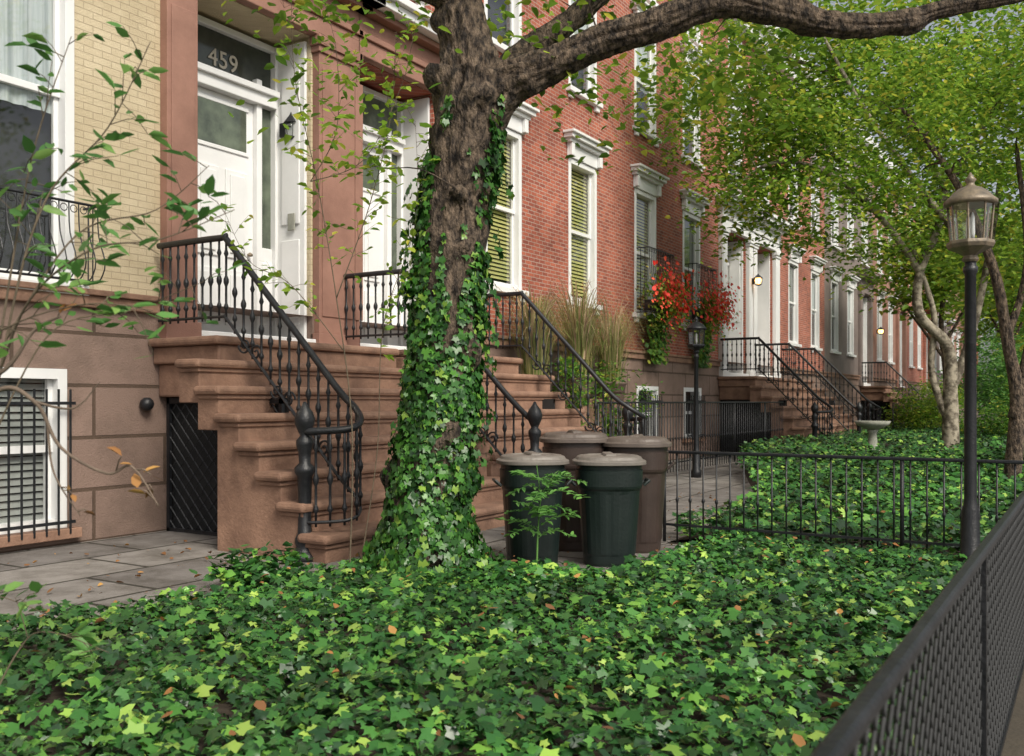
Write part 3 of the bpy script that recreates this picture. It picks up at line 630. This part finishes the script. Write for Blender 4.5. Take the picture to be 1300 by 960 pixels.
tree('tree','large leaning tree with rough bark and ivy-covered trunk',tuple(TB),limbs,
 [((-1.2,-.3,4.2),(1.1,.8,.75)),((-.55,-.1,3.7),(.5,.5,.6)),((1.7,.3,4.95),(1.6,1.2,.5)),((1.5,.7,4.0),(1.1,.6,.55)),((-.4,.4,5.7),(1.8,1.5,.9)),((3.6,.3,5.3),(1.8,1.4,.6)),((.9,.2,4.4),(.6,.4,.5)),((2.6,.8,4.25),(1.1,.6,.55))],310,17,.38,.105,BARK,CROWN,gap=-.1,seed=4,dens=1.2,seg=48,twigr=.009,nz=.14,ridge=.13,n0=14,kind='wide',
 avoid=[((-1.62,y_,4.1+.03*y_),.62) for y_ in (-1,-.6,-.2,.2,.6)])
P=[];N=[];Z=[];T=[]
axis=spline([TB+R*a+F*b+UP*c for a,b,c in limbs[0][0]],10); rad=lerpr(limbs[0][1],10)
def trunk_at(z):
    for i in range(len(axis)-1):
        if axis[i].z<=z<=axis[i+1].z: return axis[i],rad[i]
    return axis[-1],rad[-1]
cnt=0
while cnt<9500:
    z=3.75*random.random()**1.15; a=random.uniform(0,2*math.pi); d=F*math.cos(a)+R*math.sin(a); fr=-math.cos(a); sd_=math.sin(a)
    ax,rr=trunk_at(z)
    nzv=noise.noise(Vector((sd_*3.0,z*1.7,2)))+.5*noise.noise(Vector((sd_*8,z*5,4)))
    if z>.9 and nzv<-.45: continue
    if z>1.6 and fr>0:
        wdt=min(1,(z-1.6)/1.0); edge=abs(sd_-.02)/(.15+.52*wdt)
        if edge<1 and nzv<-.12+.50*wdt: continue
    if z>2.9 and nzv<(z-2.9)*.8-.15 : continue
    flare=max(0,.52-z)**2*1.1
    off=rr*1.02+random.uniform(.005,.065)+flare*random.uniform(.3,1)
    if z>.6 and abs(sd_)>.5: off+=.18*max(0,noise.noise(Vector((sd_*2,z*3.3,7))))*random.random()
    p=ax+d*off; P.append((p.x,p.y,z+.02)); N.append(tuple(d*1+UP*random.uniform(-.1,.8)+Vector((random.gauss(0,.42),random.gauss(0,.42),0)))); T.append((0,0,-1)); Z.append(random.uniform(.035,.095)); cnt+=1
for k in range(26):
    a=random.choice((-1,1))*random.uniform(1.1,1.9); z1=random.uniform(.9,3.3); L=random.uniform(.2,.5); d=F*math.cos(a)*-1+R*math.sin(a); ax,rr=trunk_at(z1)
    for j in range(int(L/.03)):
        t=j*.03; p=ax+d*(rr+.05+.12*math.sin(min(1.6,t*4))); P.append((p.x+random.gauss(0,.02),p.y+random.gauss(0,.02),z1-t*.8)); N.append(tuple(d+Vector((random.gauss(0,.5),random.gauss(0,.5),.2)))); T.append((0,0,-1)); Z.append(random.uniform(.04,.09))
o=leaves('climbing_ivy',P,N,Z,'ivy',IVYT,tip=T); o['kind']='stuff'; o['label']='green ivy climbing the big tree trunk'; o['category']='ivy'
tree('tree','slender tree with mottled pale trunk and yellow-green crown',(21.9,2.6,.25),
 [([(0,0,-.1),(0,0,1.2),(-.05,0,2.3),(-.65,0,3.0),(-.6,.1,3.9),(-.2,.2,4.8),(0,.2,5.8)],[.20,.15,.12,.10,.09,.08,.07]),
  ([(0,.2,5.7),(-.5,.3,6.5),(-1.5,.2,7.4),(-3,-.2,8.2),(-4.8,-.4,8.4)],[.08,.07,.06,.045,.02]),
  ([(0,.2,5.7),(.8,0,7.2),(1.5,-.2,9)],[.08,.06,.04]),
  ([(0,0,.6),(-.35,.1,1.8),(-.3,.1,3),(-.7,.2,4.4)],[.09,.07,.06,.04]),
  ([(-.05,0,1.2),(.5,.1,2.6),(.9,.2,4.2),(1.2,.2,6.2)],[.10,.08,.07,.05]),
  ([(-.6,.1,3.9),(-1.6,-.3,5.0),(-2.8,-.5,5.9),(-4.0,-.8,6.0),(-4.9,-.9,5.4)],[.08,.06,.05,.035,.015]),
  ([(-.2,-.4,4.8),(-1.4,-1,5.9),(-2.4,-1.4,7.0),(-3.4,-1.6,8.6)],[.07,.055,.045,.02]),
  ([(0,.2,5.2),(-1.2,1,6.1),(-2.6,1.4,6.9),(-4.4,1.6,7.2)],[.07,.05,.04,.02])],
 [((-2.8,0,7.6),(3.7,2.6,2.7)),((-2.6,-.6,5.6),(3.0,1.6,1.4)),((.8,0,7.8),(2.4,2.2,2.6)),((-4.4,-.5,5.0),(1.4,.9,1.1)),((1.2,0,5.0),(1.9,1.5,1.6)),((-1.4,.3,4.2),(1.7,1.0,.7))],900,42,.55,.14,PALE,CROWN,gap=-.16,seed=9,dens=.8,twigr=.015,kind='wide')
tree('tree','dark leaning tree trunk with green crown beyond the lamp',(15.6,1.05,.15),
 [([(0,0,-.1),(.1,0,1.2),(-.05,0,2.2),(-.25,0,3.2),(-.7,.1,4.4),(-1.5,.2,5.6)],[.13,.10,.085,.07,.055,.03]),([(.05,0,1.0),(.4,0,2.6),(.7,.1,4.0),(.6,.1,6)],[.09,.075,.06,.04]),([(-.05,0,2.2),(.3,.1,3.3),(.2,.2,5)],[.06,.05,.03])],
 [((.3,0,5.6),(2.1,1.6,1.5)),((.7,.1,3.8),(1.0,.9,1.1)),((-1.4,.2,5.8),(1.4,1.2,.9))],220,38,.42,.105,BARK,CROWN,gap=-.12,seed=15,kind='wide')
for i,(x,y,h) in enumerate(((45,2.9,10),(62,4.2,12),(80,4.6,13),(30,.6,9),(105,6,16),(52,.8,13),(130,7,20),(37,4.6,8.5))):
    tree('tree','leafy street tree further down the row',(x,y,0),[([(0,0,0),(.1,0,h*.25),(-.1,0,h*.5),(.2,0,h*.85)],[.16,.12,.09,.05]),([(0,0,h*.35),(-1.5,.2,h*.6)],[.07,.03]),([(0,0,h*.4),(1.5,.2,h*.7)],[.07,.03])],
     [((0,0,h*.68),(3.4,3.0,h*.32)),((1,0,h*.36),(2.2,2.2,h*.14))] if i!=7 else [((0,0,h*.78),(3,2.6,h*.25))],180,32,.8,.26,BARK,CROWN if i in (0,3,7) else CROWN2,seed=30+i,dens=.5,seg=8,gap=-.2,kind='wide')
def shrub(x,y,z,rx,rz,label,lm,n=40,nl=40,ls=.08,seed=1,name='shrub'):
    tree(name,label,(x,y,z),[([(0,0,0),(.02,0,rz*.6),(0,0,rz*1.2)],[.03,.02,.01]),([(0,0,0),(rx*.4,0,rz),],[.02,.01]),([(0,0,0),(-rx*.4,.1,rz)],[.02,.01])],[((0,0,rz),(rx,rx,rz))],n,nl,rx*.35,ls,TWIG,lm,gap=-.5,seed=seed,seg=6,twigr=.008,cat='shrub',kind='wide')
shrub(31.5,4.6,.3,.9,.8,'bright green shrub near the far stoop',CROWN,60,40,.11,3)
shrub(35,4.4,.3,1.1,1.0,'round green shrub in the ivy bed',CROWN,50,40,.12,4)
shrub(27.5,2.3,.3,.9,.6,'low green shrub in the ivy bed',CROWN2,50,40,.1,6)
shrub(25.5,.9,.3,1.0,1.2,'leafy green shrub near the pavement fence',CROWN2,60,40,.1,9)
shrub(38,3.0,.3,1.7,1.7,'tall dark green shrub at the end of the ivy bed',DEEP,110,44,.16,16)
shrub(41,2.0,.3,1.7,1.9,'tall dark green shrub beside the pavement',CROWN2,110,44,.16,17)
shrub(18.3,.75,.2,.5,.8,'small green shrub by the dark tree',CROWN2,40,36,.08,10)
shrub(14.0,7.6,0,.45,1.4,'leafy shrub beside the second stoop',CROWN2,40,36,.09,7)
shrub(15.6,7.5,0,.7,1.1,'green planting below the fountain grass',CROWN2,50,40,.09,12)
shrub(5.0,5.3,.0,.36,.13,'small ivy mound at the foot of the steps',IVYM,26,26,.09,8)
O=Vector((1.70,2.96,0)); 
def stem_plant(name,label,O,stems,lsz,lm,step=.055,seed=1,tw=.12,r0=.008,kind='oval',bark=TWIG,nlv=3):
    t_=thing(name,label,'plant',tuple(O)); r=random.Random(seed); mb=MB(); P=[];N=[];Z=[];T=[]
    for st in stems:
        lo=st[1]; Q=spline([O+R*a+F*b+UP*c for a,b,c in st[0]],8); n=len(Q); mb.tube(Q,[r0*st[2]*(1-.75*i/n) for i in range(n)],6)
        acc=0
        for i in range(n-1):
            if i/n<lo: continue
            acc+=(Q[i+1]-Q[i]).length
            while acc>step:
                acc-=step*r.uniform(.4,1.6); tdir=(Q[i+1]-Q[i]).normalized(); sidev=Vector((r.gauss(0,1),r.gauss(0,1),r.gauss(0,.7))).normalized(); tl=tw*r.uniform(.3,1.3)
                s0=Q[i]+(Q[i+1]-Q[i])*r.random(); e=s0+(tdir*.5+sidev*.8).normalized()*tl; mb.tube([s0,(s0+e)/2+UP*.01,e],[r0*.3,r0*.24,r0*.18],4)
                for k in range(nlv):
                    p=s0+(e-s0)*((k+1)/nlv); dd=(e-s0).normalized()+Vector((r.gauss(0,.6),r.gauss(0,.6),r.gauss(0,.4)))
                    P.append(tuple(p)); N.append((r.gauss(0,.6),r.gauss(0,.6),1)); Z.append(lsz*r.uniform(.55,1.15)); T.append(tuple(dd))
    mb.obj('stem',bark,t_,smooth=True); leaves('foliage',P,N,Z,kind,lm,t_,tip=T); return t_
stem_plant('sapling','leafy sapling with thin arching twigs near the camera',O,[
 ([(-.15,0,0),(-.1,0,.8),(.02,0,1.6),(.12,.05,2.05),(.30,.1,2.30),(.42,.15,2.6)],.45,1.0),
 ([(.0,0,1.5),(.15,-.1,1.72),(.36,-.15,1.86),(.55,-.1,1.90),(.76,-.05,2.0)],.1,.7),
 ([(.02,0,1.6),(.2,.1,1.95),(.42,.2,2.05),(.6,.2,2.2)],.2,.7),
 ([(.0,0,1.6),(.05,.1,2.2),(.18,.1,2.6)],.2,.7),
 ([(-.1,0,1.1),(.0,-.2,1.5),(.2,-.3,1.62),(.42,-.3,1.68),(.6,-.3,1.66)],.3,.6),
 ([(-.1,0,1.1),(.05,.2,1.62),(.3,.3,1.72),(.55,.3,1.82)],.3,.6),
 ([(-.1,0,.4),(-.05,.0,.75),(.0,.0,.78),(.16,.0,.72)],.3,.6),
 ([(-.1,0,.3),(-.05,.2,.55),(.05,.2,.62),(.26,.2,.55)],.3,.6)],.078,DEEP,.055,21,.13,.0065)
stem_plant('bare_twig','brown arching twig with withered leaves',O,[
 ([(-.45,-.1,1.0),(-.1,-.1,1.40),(.07,-.1,1.50),(.16,-.1,1.62),(.25,-.12,1.66)],.75,1.1),
 ([(-.3,-.1,1.1),(.02,-.1,1.42),(.16,-.1,1.40),(.24,-.1,1.26),(.38,-.1,1.18),(.46,-.1,1.20),(.54,-.1,1.08)],.6,.9),
 ([(.16,-.1,1.40),(.28,-.1,1.38),(.36,-.1,1.46)],.6,.5),
 ([(.2,-.1,1.33),(.22,-.1,1.18),(.30,-.1,1.05)],.4,.5)],.055,DEAD,.07,22,.06,nlv=2,bark=PTWIG,r0=.010)
stem_plant('sapling','thin sapling growing in front of the white door',Vector((5.55,4.9,0)),[
 ([(0,0,0),(.02,0,1.2),(-.1,0,2.2),(-.25,0,3.1),(-.42,0,3.9),(-.45,0,4.6)],.42,.9),
 ([(-.1,0,2.2),(.15,0,2.9),(.3,.1,3.6),(.35,.1,4.3)],.1,.7),
 ([(-.05,0,1.8),(-.45,0,2.3),(-.8,.1,2.5),(-1.0,.1,2.9)],.1,.6),
 ([(-.3,0,3.1),(-.1,0,3.5),(-.1,0,4.1),(-.2,0,4.5)],.1,.6),
 ([(-.3,0,3.1),(.1,.1,3.3),(.4,.1,3.9),(.5,.1,4.4)],.1,.6),
 ([(.05,.1,0),(.2,.1,1.0),(.25,.1,2.0),(.5,.1,2.8),(.5,.1,3.6)],.4,.7)],.078,CROWN,.05,25,.18,.007,kind='wide')
t_=thing('seedling','feathery light green seedling in front of the trash cans','plant',(6.45,3.75,.05)); mb=MB();P=[];N=[];Z=[];T=[]
r=random.Random(8)
for i in range(16):
    a=r.uniform(0,6.28); d=Vector((math.cos(a),math.sin(a),0)); L=r.uniform(.22,.42); b_=Vector((6.45,3.75,.05)); zs=r.uniform(.25,.78)
    ax_=b_+UP*zs+Vector((.05*math.sin(zs*4),.04*math.cos(zs*5),0))
    Q=spline([ax_,ax_+UP*.06+d*L*.4,ax_+UP*r.uniform(-.02,.1)+d*L],6)
    if i==0: mb.tube([b_,b_+UP*.3+Vector((.05,.02,0)),b_+UP*.6+Vector((.03,-.02,0)),b_+UP*.85],[.008,.007,.005,.003],6)
    mb.tube(Q,.0025,4); q=Vector((-d.y,d.x,0))
    for k in range(2,len(Q)):
        for s in (1,-1): P.append(tuple(Q[k])); N.append((r.gauss(0,.25),r.gauss(0,.25),1)); T.append(tuple(q*s*3+d)); Z.append(r.uniform(.055,.085))
mb.obj('stem',FERNM,t_); leaves('fronds',P,N,Z,'oval',FERNM,t_,tip=T)
for i,(x,y,z,h,sp) in enumerate(((13.7,8.0,1.75,1.6,.9),(15.1,7.9,1.8,1.75,.9),(16.6,8.0,1.7,1.6,.9))):
    t_=thing('ornamental_grass','tall straw-coloured fountain grass in a brown planter','plant',(x,y,0),group='planters with fountain grass')
    p=MB(); p.box(x-.42,x+.42,y-.3,y+.3,0,z-.35); p.obj('plinth',BROWN,t_,bevel=.01); p=MB(); p.lathe([(.2,z-.349),(.26,z-.3),(.3,z+.02),(.33,z+.04),(.33,z+.08),(.28,z+.08)],(x,y,0),18); p.obj('planter',BROWNBLK,t_,smooth=True)
    blades('blades',(x,y,z),420,h,sp,STRAW,t_,.0065,40+i,1.1); blades('plumes',(x,y,z+.35),70,h*.95,sp*1.1,PLUME,t_,.016,60+i,.6)
for i,(a,b) in enumerate(((18.95,20.35),(21.8,23.2))):
    y=YF-.42; c=(a+b)/2; t_=thing('flower_box','window box overflowing with red begonias','flowers',(c,y,3.4),group='red flower boxes')
    p=MB(); p.box(a+.05,b-.05,y-.05,y+.16,3.4,3.62); p.obj('box',IRON,t_,bevel=.01)
    P=[];N=[];Z=[];P2=[];N2=[];Z2=[]
    for k in range(1400):
        x_=random.gauss(c,.46); z_=3.70+.25*random.gauss(0,1)-(.6*random.random()**2 if random.random()<.35 else 0); yy=y-.14+random.gauss(0,.15); P.append((x_,yy,z_)); N.append((random.gauss(0,.6),-1,random.gauss(.7,.6))); Z.append(random.uniform(.06,.11))
        if k%3==0: P2.append((random.gauss(c,.52),y-.34+random.gauss(0,.10),3.76+.28*random.gauss(0,1))); N2.append((random.gauss(0,.5),-1,random.gauss(.5,.5))); Z2.append(random.uniform(.05,.11))
    leaves('foliage',P,N,Z,'wide',CROWN,t_); leaves('blossoms',P2,N2,Z2,'blob',REDF,t_)
    v=thing('hanging_vine','green vine trailing down the wall below the window','plant',(c,y,2.9)); P=[];N=[];T=[]
    for k in range(460): z_=random.uniform(2.3,3.4); P.append((c+.15+random.gauss(0,.12+.16*(z_-1.9)),YF-.16-random.uniform(0,.15),z_)); N.append((random.gauss(0,.4),-1,.5)); T.append((0,0,-1))
    leaves('foliage',P,N,.10,'blob',CROWN2,v,tip=T)
print('objects',len(bpy.data.objects))
